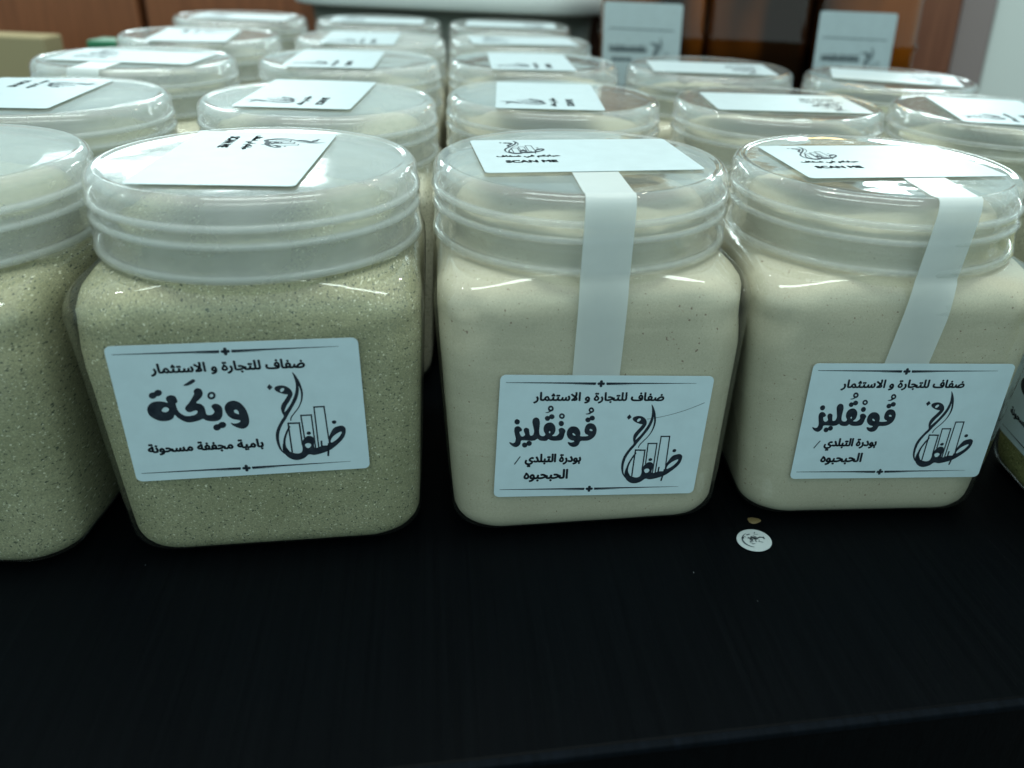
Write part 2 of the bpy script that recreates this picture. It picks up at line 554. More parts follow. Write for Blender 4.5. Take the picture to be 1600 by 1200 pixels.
WEKA = [[[[-487,182],[-404,294],[-259,339],[-111,282],[9,109],[66,-128],[64,-312],[14,-442],[-74,-518],[-173,-529],[-303,-467],[-387,-397],[-408,-330],[-327,-360],[-216,-339],[-154,-289],[-223,-251],[-345,-214],[-454,-104],[-500,53]],[[-279,44],[-212,62],[-169,0],[-168,-78],[-212,-63],[-269,-22]]],[[[-2426,188],[-2368,312],[-2267,395],[-2119,422],[-1980,401],[-1885,367],[-1911,456],[-1891,530],[-1820,578],[-1747,582],[-1673,547],[-1643,445],[-1645,370],[-1691,334],[-1693,207],[-1658,78],[-1573,-16],[-1477,-59],[-1351,-51],[-1250,-17],[-1196,45],[-1217,97],[-1281,87],[-1392,54],[-1467,95],[-1487,173],[-1447,248],[-1354,345],[-1253,493],[-1192,591],[-1189,678],[-1131,743],[-1057,755],[-994,708],[-976,607],[-1012,508],[-1091,423],[-1182,326],[-1076,283],[-1010,191],[-995,75],[-990,-29],[-933,-62],[-846,-48],[-781,14],[-788,92],[-824,183],[-791,246],[-713,273],[-624,239],[-568,147],[-572,5],[-606,-124],[-688,-225],[-821,-258],[-946,-244],[-1045,-208],[-1090,-167],[-1215,-213],[-1391,-252],[-1515,-244],[-1628,-181],[-1715,-99],[-1779,-6],[-1829,-94],[-1914,-155],[-2044,-180],[-2205,-155],[-2331,-72],[-2410,34]],[[-2077,147],[-2019,221],[-1954,239],[-1900,203],[-1894,152],[-1942,103],[-2007,88],[-2054,108]]],[[[-2115,594],[-2139,548],[-2182,515],[-2233,504],[-2278,519],[-2306,554],[-2308,602],[-2285,648],[-2242,680],[-2191,691],[-2146,677],[-2118,641]]],[[[-1974,663],[-1998,617],[-2040,584],[-2092,573],[-2137,588],[-2165,623],[-2167,670],[-2144,716],[-2101,749],[-2050,760],[-2005,746],[-1977,710]]],[[[-682,-454],[-705,-502],[-748,-536],[-800,-547],[-847,-531],[-877,-494],[-881,-445],[-859,-397],[-816,-363],[-764,-352],[-717,-368],[-687,-405]]],[[[-542,-389],[-564,-437],[-607,-471],[-660,-482],[-707,-466],[-737,-429],[-742,-380],[-719,-332],[-677,-298],[-625,-288],[-577,-303],[-547,-340]]],[[[-668,515],[-692,458],[-738,417],[-793,404],[-842,421],[-871,465],[-874,523],[-850,580],[-804,620],[-750,634],[-701,616],[-671,573]],[[-726,517],[-736,492],[-757,475],[-781,469],[-802,477],[-815,495],[-817,521],[-806,545],[-786,563],[-762,569],[-740,561],[-727,542]]],[[[-1414,859],[-1308,929],[-1180,1011],[-1118,1013],[-1105,959],[-1182,900],[-1294,848],[-1377,841]]]]
GONG = [[[[-564,238],[-549,387],[-484,473],[-391,490],[-279,434],[-210,296],[-212,134],[-273,8],[-391,-79],[-517,-102],[-645,-108],[-687,-214],[-754,-289],[-859,-308],[-960,-261],[-1026,-171],[-1014,-138],[-927,-155],[-855,-136],[-848,-98],[-946,-71],[-1040,18],[-1084,144],[-1065,281],[-1000,367],[-908,391],[-799,360],[-715,265],[-675,139],[-673,64],[-576,50],[-460,61],[-442,91],[-522,137]],[[-420,274],[-380,298],[-334,265],[-336,230],[-394,236]],[[-915,142],[-885,159],[-833,111],[-823,78],[-877,87]]],[[[-1335,284],[-1281,340],[-1196,325],[-1129,244],[-1147,145],[-1167,20],[-1222,-67],[-1347,-91],[-1474,-89],[-1561,-63],[-1610,-37],[-1664,-87],[-1769,-93],[-1866,-71],[-1932,-20],[-2002,-70],[-2106,-88],[-2211,-79],[-2399,-77],[-2423,-189],[-2491,-277],[-2573,-293],[-2681,-236],[-2745,-147],[-2729,-130],[-2644,-161],[-2584,-124],[-2570,-12],[-2599,113],[-2629,261],[-2614,360],[-2545,403],[-2460,370],[-2403,283],[-2431,234],[-2470,210],[-2443,111],[-2388,60],[-2327,84],[-2309,134],[-2347,233],[-2343,320],[-2283,351],[-2207,306],[-2186,207],[-2162,107],[-2118,87],[-2069,119],[-2050,230],[-2090,403],[-2122,550],[-2098,648],[-2029,688],[-1943,646],[-1902,524],[-1901,377],[-1900,228],[-1869,104],[-1792,65],[-1731,82],[-1715,139],[-1764,227],[-1780,351],[-1741,461],[-1652,517],[-1547,508],[-1455,409],[-1426,273],[-1453,149],[-1510,79],[-1404,68],[-1344,110],[-1308,172]],[[-1615,200],[-1597,237],[-1574,212],[-1580,162],[-1606,175]]],[[[-2482,547],[-2490,503],[-2516,471],[-2555,459],[-2595,472],[-2625,504],[-2639,548],[-2631,592],[-2604,623],[-2566,635],[-2526,623],[-2496,590]]],[[[-1616,656],[-1623,614],[-1647,584],[-1684,573],[-1722,585],[-1752,615],[-1766,657],[-1759,698],[-1734,728],[-1698,739],[-1660,728],[-1630,697]]],[[[-1490,711],[-1497,669],[-1523,639],[-1562,628],[-1602,640],[-1634,670],[-1648,712],[-1641,753],[-1615,783],[-1576,794],[-1536,782],[-1504,752]]],[[[-1196,485],[-1202,441],[-1228,409],[-1266,397],[-1305,409],[-1337,442],[-1351,487],[-1345,531],[-1320,563],[-1282,574],[-1242,562],[-1211,530]]],[[[-1190,730],[-1197,684],[-1225,650],[-1267,638],[-1311,651],[-1345,685],[-1361,731],[-1354,777],[-1326,811],[-1284,823],[-1240,810],[-1206,776]],[[-1242,730],[-1245,713],[-1256,701],[-1272,697],[-1290,701],[-1303,714],[-1309,731],[-1306,748],[-1295,760],[-1279,765],[-1262,760],[-1248,747]]],[[[-420,603],[-426,563],[-452,533],[-490,523],[-530,534],[-562,564],[-576,605],[-570,645],[-545,675],[-507,685],[-467,674],[-435,644]]],[[[-298,661],[-304,621],[-330,591],[-369,581],[-411,592],[-443,622],[-459,663],[-452,703],[-426,732],[-388,743],[-346,732],[-314,702]]],[[[-347,925],[-353,879],[-379,846],[-419,833],[-461,846],[-495,880],[-511,926],[-505,972],[-479,1006],[-440,1018],[-397,1005],[-364,972]],[[-398,926],[-400,909],[-410,896],[-425,892],[-442,897],[-455,909],[-461,926],[-458,943],[-448,955],[-433,960],[-417,955],[-404,943]]],[[[-593,801],[-512,824],[-464,865],[-382,877],[-437,809],[-518,781]]],[[[-1534,977],[-1541,929],[-1569,894],[-1611,881],[-1654,894],[-1688,930],[-1703,978],[-1696,1026],[-1668,1061],[-1627,1074],[-1584,1060],[-1550,1025]],[[-1586,977],[-1589,961],[-1600,948],[-1616,944],[-1633,948],[-1646,961],[-1652,978],[-1649,995],[-1638,1007],[-1622,1011],[-1605,1007],[-1592,994]]],[[[-1769,851],[-1682,874],[-1644,915],[-1568,934],[-1620,874],[-1700,833]]],[[[-2217,-230],[-2224,-273],[-2251,-304],[-2289,-315],[-2328,-303],[-2359,-271],[-2372,-228],[-2365,-185],[-2339,-154],[-2301,-143],[-2261,-155],[-2230,-187]]],[[[-2091,-174],[-2098,-217],[-2124,-248],[-2162,-259],[-2202,-247],[-2233,-215],[-2246,-172],[-2239,-129],[-2213,-98],[-2175,-87],[-2135,-99],[-2104,-131]]]]
LOGO = [[[[840,657],[898,710],[1012,730],[1130,702],[1231,618],[1284,483],[1247,362],[1167,230],[1090,121],[1031,-1],[1009,-87],[1083,-3],[1158,94],[1254,263],[1342,456],[1388,649],[1397,793],[1372,985],[1345,1116],[1417,1019],[1488,862],[1528,704],[1552,521],[1534,350],[1480,179],[1385,9],[1260,-149],[1171,-271],[1148,-359],[1125,-345],[1153,-245],[1243,-123],[1368,35],[1453,205],[1492,377],[1497,548],[1465,694],[1457,549],[1400,356],[1316,186],[1196,-8],[1090,-179],[1020,-302],[916,-450],[828,-625],[775,-803],[758,-1011],[785,-1224],[847,-1387],[826,-1386],[739,-1248],[692,-1060],[684,-851],[717,-671],[795,-495],[891,-334],[971,-211],[937,-84],[932,54],[972,163],[1049,271],[1153,427],[1136,452],[1056,467],[941,520],[859,584]],[[974,580],[1009,634],[1062,649],[1088,616],[1060,564],[1004,530]]],[[[850,-1069],[898,-1257],[1053,-1372],[1209,-1413],[1311,-1373],[1348,-1255],[1343,-1121],[1392,-992],[1480,-891],[1568,-865],[1658,-914],[1687,-1034],[1660,-1165],[1691,-1268],[1893,-1204],[2047,-1186],[2067,-1001],[2128,-846],[2233,-668],[2347,-609],[2477,-597],[2555,-684],[2536,-866],[2455,-1021],[2284,-1198],[2094,-1349],[1865,-1444],[1642,-1491],[1494,-1464],[1373,-1565],[1213,-1624],[1064,-1609],[926,-1512],[830,-1359],[817,-1226]],[[1421,-1152],[1474,-1102],[1549,-1106],[1589,-1161],[1543,-1239],[1467,-1248]],[[2120,-1110],[2143,-1005],[2254,-878],[2426,-782],[2430,-848],[2328,-988],[2186,-1100]]],[[[1060,-546],[1101,-548],[998,-763],[927,-968],[919,-1178],[993,-1342],[887,-1336],[848,-1121],[882,-913],[977,-684]]],[[[1621,-781],[1611,-807],[1587,-825],[1558,-830],[1530,-822],[1511,-802],[1507,-775],[1518,-750],[1541,-732],[1571,-726],[1598,-735],[1617,-755]]],[[[2332,-473],[2321,-501],[2297,-521],[2266,-527],[2237,-518],[2217,-496],[2213,-468],[2224,-440],[2248,-420],[2278,-414],[2307,-423],[2327,-445]]]]
LOGO_FLAT = [[[[727,781],[798,688],[714,602],[653,693]]],[[[1077,-1367],[1078,-409],[1038,-415],[1036,-1373]]],[[[1035,-460],[1368,-470],[1374,-421],[1041,-411]]],[[[1331,-424],[1334,-1150],[1375,-1144],[1371,-418]]],[[[1453,-934],[1437,-187],[1401,-193],[1416,-940]]],[[[1399,-233],[1708,-232],[1712,-189],[1403,-190]]],[[[1674,-192],[1676,-1298],[1713,-1294],[1710,-187]]],[[[1799,-1259],[1806,53],[1771,48],[1762,-1263]]],[[[1769,8],[2069,9],[2072,52],[1773,50]]],[[[2034,49],[2057,-1000],[2094,-994],[2070,54]]],[[[2039,-1126],[1979,-1550],[2031,-1555],[2091,-1131]]],[[[1849,-1043],[1844,-1261],[1892,-1257],[1896,-1039]]]]
SLASH = [[-2590,-862],[-2467,-633]]

T_TOP = arabic('\u0636\u0641\u0627\u0641 \u0644\u0644\u062a\u062c\u0627\u0631\u0629 \u0648 \u0627\u0644\u0627\u0633\u062a\u062b\u0645\u0627\u0631')
T_OKRA = arabic('\u0628\u0627\u0645\u064a\u0629 \u0645\u062c\u0641\u0641\u0629 \u0645\u0633\u062d\u0648\u0646\u0629')
T_BAO1 = arabic('\u0628\u0648\u062f\u0631\u0629 \u0627\u0644\u062a\u0628\u0644\u062f\u064a')
T_BAO2 = arabic('\u0627\u0644\u062d\u0628\u062d\u0628\u0648\u0647')
T_HI = arabic('\u062d\u0628\u0627\u0628\u0643\u0645 \u0641\u064a \u0636\u0641\u0627\u0641')

def logo(ink, scale=1.0, off=(0, 0), pivot=(0, 0)):
    put_shapes(ink, LOGO, True, scale, off, pivot)
    put_shapes(ink, LOGO_FLAT, False, scale, off, pivot)

def label_ink(word):
    k = Ink()
    rules(k, 17.8, -2.3, -29.5, 26.0)
    rules(k, -17.95, -2.2, -29.5, 26.0)
    text_in_box(k, T_TOP, -21.4, 17.0, 11.4, 15.1, .30)
    logo(k)
    if word == 'okra':
        put_shapes(k, WEKA, True)
        text_in_box(k, T_OKRA, -26.5, 3.4, -12.3, -8.6, .34)
    else:
        put_shapes(k, GONG, True)
        text_in_box(k, T_BAO1, -22.6, -5.7, -9.9, -5.3, .36)
        text_in_box(k, T_BAO2, -22.6, -9.2, -15.2, -10.7, .36)
        k.line((-25.6, -8.9), (-24.0, -6.2), .32)
    return k

def sticker_ink():
    k = Ink()
    logo(k, .66, (-16.5, 10.2), (16.2, -2.5))
    text_in_box(k, T_HI, -26.0, -7.2, -3.6, -.2, .30)
    text_in_box(k, "SCAN ME", -24.2, -9.2, -9.6, -6.6, .42)
    return k

def ink_mesh(name, ink, place):
    """place maps the flat (u, v) of the ink to the jar's space"""
    return mesh(name, [place(x, y) for x, y in ink.v], ink.f, INK, smooth=False)

def card_vf(w, h, r, th, place3, n=5):
    """thin rounded card with real thickness"""
    pts = []
    for q, (sx, sy) in enumerate(((1, 1), (-1, 1), (-1, -1), (1, -1))):
        for k in range(n + 1):
            t = q * pi / 2 + k / n * pi / 2
            pts.append((sx * (w / 2 - r) + r * cos(t), sy * (h / 2 - r) + r * sin(t)))
    m = len(pts)
    V = [place3(x, y, 0) for x, y in pts] + [place3(x, y, th) for x, y in pts]
    F = [tuple(range(m, 2 * m)), tuple(reversed(range(m)))]
    F += [(k, (k + 1) % m, m + (k + 1) % m, m + k) for k in range(m)]
    return V, F

LABEL_INK = {'okra': label_ink('okra'), 'cream': label_ink('cream')}
STICKER_INK = sticker_ink()

# ------------------------------------------------------------------ jar geometry
A_TOP, Z_SH, R_LID, Z_LB, Z_LT = 44.5, 74.5, 44.0, 82.3, 103.7

def body_sections(ab, d=0.0, extra_r=0.0):
    """sections (z, half-size, corner radius) of the square jar, inset by d"""
    rc = 12.0
    at = lambda z: ab + (A_TOP - ab) * z / Z_SH
    S = []
    for z, ins in ((0.0, 5.2), (.3, 3.8), (.9, 2.5), (1.9, 1.35), (3.3, .6), (5.0, .15), (7.0, 0.0)):
        S.append((max(z, d), at(z) - ins - d, rc - ins * .3 + extra_r))
    for z in (12, 20, 28, 36, 44, 52, 58, 62, 66, 69):
        S.append((z, at(z) - d, rc + extra_r))
    for z, ins, r in ((72.0, .05, 12.0), (74.5, .3, 12.1), (76.8, .95, 12.6), (78.6, 2.0, 13.6), (79.8, 3.2, 15), (80.7, 4.4, 17.5), (81.3, 5.1, 21.5), (81.7, 5.5, 26.5), (82.0, 5.7, 32), (82.3, 5.7, 38.8)):
        S.append((z - d * .6, A_TOP - ins - d, r + extra_r * .6))
    return S

def body_mesh(ab):
    S = body_sections(ab)
    for z, a in ((83.0, 38.8), (86.0, 38.8), (86.6, 39.6), (87.6, 39.6), (88.2, 38.8), (91.0, 38.8), (91.6, 39.7), (92.6, 39.7), (93.2, 38.8), (96.2, 38.8), (96.8, 39.6), (97.8, 39.6), (98.4, 38.8), (101.5, 38.8), (101.9, 38.3)):
        S.append((z, a, a))
    V, F = loft(S, True, False)
    return mesh("jar_body", V, F, PET)

def powder_mesh(ab, mat, fill, seed):
    S = [(z, a, r - (1.9 if z < 60 else 1.9 - 5.0 * min(1, (z - 60) / 12) * (1 if z < 79 else max(0, (82.3 - z) / 3.3)))) for z, a, r in body_sections(ab, .7, 3.2)]
    for z, a in ((83.2, 37.6), (84.5, 37.6), (fill - 1, 37.6), (fill, 37.3), (fill + .3, 34), (fill + .9, 24), (fill + 1.3, 12), (fill + 1.5, 2)):
        S.append((z, a, a))
    rnd = Vector((seed * 7.3, seed * 3.1, seed * 1.7))
    def jit(x, y, z):
        q = Vector((x, y, z)) * .09 + rnd
        amt = .22 + 1.1 * max(0, min(1, (z - 60) / 14))
        k = 1 - (abs(noise.noise(q)) * amt + abs(noise.noise(q * 3.4)) * amt * .7) / 40
        dz = noise.noise(q * 1.5) * (1.6 if z > fill - .5 else 0)
        return (x * k, y * k, z + dz)
    V, F = loft(S, True, True, jit)
    return mesh("powder", V, F, mat)

def lid_mesh(mat):
    R = R_LID
    prof = [(R - 1.6, Z_LB + .5), (R - .6, Z_LB), (R - .1, Z_LB + .3), (R, Z_LB + .9), (R - .05, Z_LB + 1.9), (R - .35, Z_LB + 2.3),
            (R - .4, Z_LB + 8.3), (R - .3, Z_LB + 8.6), (R - .05, Z_LB + 8.9), (R, Z_LB + 9.4), (R - .05, Z_LB + 9.9), (R - .4, Z_LB + 10.3),
            (R - .45, Z_LB + 12.8), (R - .35, Z_LB + 13.0), (R - .1, Z_LB + 13.3), (R - .05, Z_LB + 13.8), (R - .1, Z_LB + 14.2), (R - .5, Z_LB + 14.6),
            (R - .55, Z_LT - 3.2), (R - .8, Z_LT - 2.0), (R - 1.5, Z_LT - .9), (R - 2.3, Z_LT - .2), (R - 3.1, Z_LT + .12), (R - 3.9, Z_LT + .05),
            (R - 4.4, Z_LT - .22), (R - 5.2, Z_LT - .30), (30, Z_LT - .30), (15, Z_LT - .30), (.4, Z_LT - .30),
            (.4, Z_LT - 1.4), (15, Z_LT - 1.4), (30, Z_LT - 1.4), (R - 5.5, Z_LT - 1.5), (R - 3.8, Z_LT - 2.2), (R - 2.7, Z_LT - 3.6), (R - 2.4, Z_LT - 6),
            (R - 2.3, Z_LB + 10), (R - 2.2, Z_LB + 3)]
    V, F = lathe(prof, 112, close=True)
    for z0, z1, ro in ((Z_LB + .4, Z_LB + 2.1, R - .3), (Z_LB + 8.6, Z_LB + 10.2, R - .35), (Z_LB + 13.0, Z_LB + 14.7, R - .4)):   # solid ribs in the wall
        v2, f2 = lathe([(R - 2.0, z0), (ro - .3, z0), (ro, z0 + .3), (ro, z1 - .3), (ro - .3, z1), (R - 2.0, z1)], 112, close=True)
        k = len(V)
        V += v2
        F += [tuple(i + k for i in f) for f in f2]
        v2, f2 = lathe([(R - 1.7, z0 + .25), (ro - .5, z0 + .25), (ro - .25, z0 + .5), (ro - .25, z1 - .5), (ro - .5, z1 - .25), (R - 1.7, z1 - .25)], 112, close=True)
        k = len(V)
        V += v2
        F += [tuple(i + k for i in f) for f in f2]
    return mesh("lid", V, F, mat)

def face_y(ab, z):
    return -(ab + (A_TOP - ab) * z / Z_SH)

def label_place(ab, u, v, rot, off):
    ca, sa = cos(rot), sin(rot)
    def f(x, y, t=0.0):
        X, Z = u + ca * x - sa * y, v + sa * x + ca * y
        return (X, face_y(ab, Z) - off - t, Z)
    return f
def top_place(u, v, rot, z):
    ca, sa = cos(rot), sin(rot)
    return lambda x, y, t=0.0: (u + ca * x - sa * y, v + sa * x + ca * y, z + t)

def tape_mesh(ab, u, z_end, y_start, w=13.6, sl=0.0):
    """paper seal strip: over the lid's top, down its side, across the gap and onto the face"""
    path = []
    R = R_LID + .28
    for y in (y_start, y_start - 6, y_start - 12, -36, -38.5):
        if y <= y_start: path.append((y, Z_LT + .05, 0))
    path += [(-41.0, Z_LT + .42, 0), (-42.6, Z_LT - .2, 0)]
    side = [(Z_LT - 1.6, R - .7), (Z_LT - 3.2, R - .25), (Z_LT - 6, R - .05), (Z_LT - 10, R), (Z_LB + 5, R), (Z_LB + 1, R), (Z_LB - .6, R - .1)]
    rows = []
    nx = 8
    for y, z, _ in path:
        row = []
        for k in range(nx + 1):
            x = u - w / 2 + w * k / nx
            yy = y
            lim = -sqrt(max(1.0, (R_LID - 1.2) ** 2 - x * x))
            if y < -40: yy = lim + (y + 42.6) * .8
            row.append((x, yy, z))
        rows.append(row)
    for z, r in side:
        rows.append([(u - w / 2 + w * k / nx, -sqrt(r * r - (u - w / 2 + w * k / nx) ** 2), z) for k in range(nx + 1)])
    last = rows[-1]
    for z, f in ((80.5, .25), (76.5, .6), (73, .88), (70, 1.0)):
        rows.append([(x, y * (1 - f) + (face_y(ab, z) - .25) * f, z) for x, y, _ in last])
    z = 70
    while z > z_end:
        z = max(z_end, z - 6)
        rows.append([(u - w / 2 + w * k / nx, face_y(ab, z) - .22, z) for k in range(nx + 1)])
    if sl:
        rows = [[(x + sl * (Z_LT - z) / 60 * 1.0, y, z) for x, y, z in r] for r in rows]
    n = nx + 1
    V = [p for r in rows for p in r]
    F = [(i * n + k, (i + 1) * n + k, (i + 1) * n + k + 1, i * n + k + 1) for i in range(len(rows) - 1) for k in range(nx)]
    return mesh("seal_tape", V, F, TAPE)

BODY = {ab: body_mesh(ab) for ab in (39.0, 40.6, 41.2)}
LIDS = {'clear': lid_mesh(LID_CLEAR), 'frost': lid_mesh(LID_FROST)}
POWDER = {}
def jar(x, y, yaw, kind, lid, ab, label, group, front=None, top=None, tape=None, fill=97.0, seed=1, word=None, hair=False):
    root = bpy.data.objects.new("powder_jar", None)
    root.empty_display_size = .03
    COL.objects.link(root)
    root.location = (x * MM, y * MM, 0.0006)
    root.rotation_euler = (0, 0, yaw)
    tag(root, label, "jar", group)
    put("jar_body", BODY[ab], root)
    key = (ab, kind, fill, seed)
    if key not in POWDER:
        POWDER[key] = powder_mesh(ab, {'okra': OKRA, 'cream': CREAM, 'green': GREENISH, 'leafy': LEAFY}[kind], fill, seed)
    put("powder", POWDER[key], root)
    put("lid", LIDS[lid], root)
    if front:
        u, v, rot = front
        V, F = card_vf(60.3, 40.7, 1.6, .12, label_place(ab, u, v, rot, .12))
        lb = put("front_label", mesh("front_label", V, F, PAPER, smooth=False), root)
        fl = label_place(ab, u, v, rot, .30)
        f = lambda x, y: fl(x * .968, y)
        put("lettering", ink_mesh("lettering", LABEL_INK[word or ('cream' if kind == 'cream' else 'okra')], f), lb)
        if hair:
            k = Ink()
            pts = [(12.6 + 16.9 * t, 6.2 + 2.2 * t + 3.3 * t * t) for t in [i / 12 for i in range(13)]]
            for p, q in zip(pts, pts[1:]): k.line(p, q, .13)
            put("scratch", mesh("scratch", [f(x, y) for x, y in k.v], k.f, FADED, smooth=False), lb)
    if top:
        u, v, rot = top
        V, F = card_vf(62.8, 41.0, 1.6, .12, top_place(u, v, rot, Z_LT + .16))
        st = put("lid_sticker", mesh("lid_sticker", V, F, STICKER, smooth=False), root)
        put("lettering", ink_mesh("lettering", STICKER_INK, top_place(u, v, rot, Z_LT + .34)), st)
    if tape:
        put("seal_tape", tape_mesh(ab, *tape), root)
    return root

# ------------------------------------------------------------------ table and surroundings
TBL = 0.188
V, F = box_vf(-900, 900, 0, 900, -32, 0, 2.2)
table = put("display_table", mesh("display_table", V, F, BLACK_WOOD, smooth=False), None, (0, 135.7, 0), 0)
table.rotation_euler = (0, 0, TBL)
tag(table, "black wood grain table with a worn front edge under the jars", "table")
ed = Ink()
random.seed(4)
V, F = box_vf(-900, 900, -0.6, 1.6, -1.9, .12, .5)
put("edge_strip", mesh("edge_strip", V, F, EDGE_WEAR, smooth=False), table)
V, F = box_vf(-880, 880, 20, 60, -120, -33, 1)
put("apron", mesh("apron", V, F, BLACK_WOOD, smooth=False), table)
V, F = box_vf(-4000, 4000, -2500, 4500, -760, -750, 0)
tag(put("floor", mesh("floor", V, F, FLOOR, smooth=False)), kind="structure")

def panel(name, x0, x1, y0, y1, z0, z1, mat, label, cat, bev=1.5):
    V, F = box_vf(x0, x1, y0, y1, z0, z1, bev)
    return tag(put(name, mesh(name, V, F, mat, smooth=False)), label, cat)

cup = bpy.data.objects.new("wooden_cupboard", None)
COL.objects.link(cup)
cup.location = (0, .8, 0)
tag(cup, "reddish brown wooden cupboard front behind the jars at upper left", "cupboard")
V, F = box_vf(-760, -404, 0, 18, -30, 150, 2); put("door", mesh("door", V, F, BROWN_WOOD, smooth=False), cup)
V, F = box_vf(-397, -240, 0, 18, -30, 150, 2); put("door", mesh("door", V, F, BROWN_WOOD, smooth=False), cup)
V, F = box_vf(-760, 260, 22, 40, -30, 150, 1); put("carcass", mesh("carcass", V, F, DARK_BROWN, smooth=False), cup)

post = panel("wooden_post", 165, 279, 742, 775, -30, 175, REDDISH, "reddish brown wooden post right of the dark bottles", "post")
panel("mauve_post", 280.5, 308, 746, 800, -30, 175, MAUVE, "narrow mauve grey post between the brown post and the white wall", "post")
panel("white_wall", 309.5, 900, 750, 830, -30, 175, WHITE_WALL, "white wall at the far right edge beyond the mauve post", "wall")
panel("tan_carton", -560, -424, 690, 715, 1, 78, CARTON, "plain tan carton at the far left edge by the brown cupboard", "carton")
panel("green_packet", -341, -312, 600, 622, .8, 88.5, GREEN, "small green packet peeking out behind the left jars", "packet")

tub = bpy.data.objects.new("plastic_tub", None)
COL.objects.link(tub)
tub.location = (-.126, .796, 0.0008)
tag(tub, "plastic tub with a wide white rim and shaded walls behind the last row of jars", "tub")
def oblong(a_x, a_y, r, z, n=10):
    out = []
    for q, (sx, sy) in enumerate(((1, 1), (-1, 1), (-1, -1), (1, -1))):
        for k in range(n + 1):
            t = q * pi / 2 + k / n * pi / 2
            out.append((sx * (a_x - r) + r * cos(t), sy * (a_y - r) + r * sin(t), z))
    return out
def oblong_loft(secs, cap=True):
    V, F = [], []
    for s in secs: V += oblong(*s)
    n = 44
    for i in range(len(secs) - 1):
        for k in range(n):
            F.append((i * n + k, i * n + (k + 1) % n, (i + 1) * n + (k + 1) % n, (i + 1) * n + k))
    if cap: F += [tuple(reversed(range(n)))]
    return V, F
V, F = oblong_loft([(100, 50, 30, 0), (104, 54, 32, 4), (115, 64, 38, 108), (112, 61, 36, 108), (100, 50, 30, 6)]); put("tub_body", mesh("tub_body", V, F, TUB_SHADED), tub)
V, F = oblong_loft([(116, 65, 38, 106), (126, 75, 46, 106), (127.5, 76.5, 47, 108), (127, 76, 47, 122), (125, 74, 46, 125), (116, 65, 38, 125), (115.5, 64.5, 38, 106)], False); put("rim", mesh("rim", V, F, TUB_WHITE), tub)

# ------------------------------------------------------------------ honey bottles behind
def bottle(x, y, yaw, lab_u, label):
    root = bpy.data.objects.new("honey_bottle", None)
    COL.objects.link(root)
    root.location = (x * MM, y * MM, .0006)
    root.rotation_euler = (0, 0, yaw)
    tag(root, label, "bottle", "dark honey bottles behind the jars")
    q = .92
    S = [(z, a * q, r * q) for z, a, r in ((0, 34, 10), (1.5, 38, 12), (5, 40, 13), (98, 40, 13), (100, 41.6, 14), (103, 41.8, 14), (105, 40, 13), (165, 40, 13), (178, 36, 18), (188, 24, 23.9), (196, 20, 19.9), (214, 20, 19.9))]
    V, F = loft(S, True, True); put("glass", mesh("glass", V, F, BOTTLE_GLASS), root)
    S = [(z, a * q, r * q) for z, a, r in ((2, 36, 11), (5, 38.6, 12), (164, 38.6, 12), (168, 36, 12))]
    V, F = loft(S, True, True); put("honey", mesh("honey", V, F, HONEY), root)
    S = [(z, a * q, r * q) for z, a, r in ((212, 21.5, 21.4), (213, 22, 21.9), (232, 22, 21.9), (233, 21, 20.9))]
    V, F = loft(S, True, True); put("cap", mesh("cap", V, F, BLACK_CAP), root)
    if lab_u is not None:
        pl = lambda yy: (lambda a, b, t=0.0: (lab_u + a, yy - t, 85.5 + b))
        V, F = card_vf(54, 76, 2, .12, pl(-38.6))
        lb = put("front_label", mesh("front_label", V, F, STICKER, smooth=False), root)
        k = Ink()
        random.seed(int(x) + 5)
        k.line((-23, 21), (22, 20.6), .5); k.line((-23, -17), (22, -17.4), .5)
        def smear(x0, x1, yc, h):           # an unreadable out-of-focus word
            xx = x0
            while xx < x1:
                w = random.uniform(.8, 1.6)
                hh = h * random.uniform(.6, 1.1)
                k.line((xx, yc - hh / 2), (xx + random.uniform(-.3, .5), yc + hh / 2), w * .6)
                k.line((xx, yc - h * .25), (xx + w * 1.2, yc - h * .25), h * .32)
                xx += w * 1.15
        smear(-22, 4, 8, 5.0); smear(-20, -6, 1.0, 3.0); smear(-22, 2, -22, 4.0)
        logo(k, .95, (15, 3), (16.2, -2.5))
        put("lettering", mesh("lettering", [(lab_u + a, -38.85, 85.5 + b) for a, b in k.v], k.f, FADED, smooth=False), lb)
    return root
bottle(33, 680, .03, -8.5, "dark honey bottle with white label, nearest the plastic tub")
bottle(108, 684, -.02, None, "dark honey bottle without a visible label, between two labelled bottles")
bottle(182, 682, .06, -11, "dark honey bottle with white label, next to the reddish post")

# ------------------------------------------------------------------ things lying on the table
V, F = lathe([(0.05, 0), (5.2, 0), (5.35, .15), (5.2, .35), (4.6, .38), (4.3, .30), (0.05, .30)], 40)
coin = put("round_sticker", mesh("round_sticker", V, F, principled("worn_silver_paper", (.30, .36, .37), .5, .4)[0], smooth=False), None, (51.9, 214.9, .3))
tag(coin, "small round pale sticker with a rubbed grey emblem on the black table", "sticker")
k = Ink()
random.seed(9)
for i in range(46):
    t = random.uniform(0, 2 * pi); r = random.uniform(.3, 3.4)
    a = random.uniform(0, pi)
    p = (r * cos(t), r * sin(t) * .8 + .4)
    k.line(p, (p[0] + cos(a) * random.uniform(.5, 1.7), p[1] + sin(a) * random.uniform(.3, 1.0)), random.uniform(.12, .5))
for i in range(14):
    t0 = 2.2 + i * .17
    k.line((3.6 * cos(t0), 3.6 * sin(t0)), (3.6 * cos(t0 + .17), 3.6 * sin(t0 + .17)), .12 + .4 * sin(i / 14 * pi))
put("emblem", mesh("emblem", [(a, b, .42) for a, b in k.v], k.f, FADED, smooth=False), coin)
V, F = [], []
n = 18
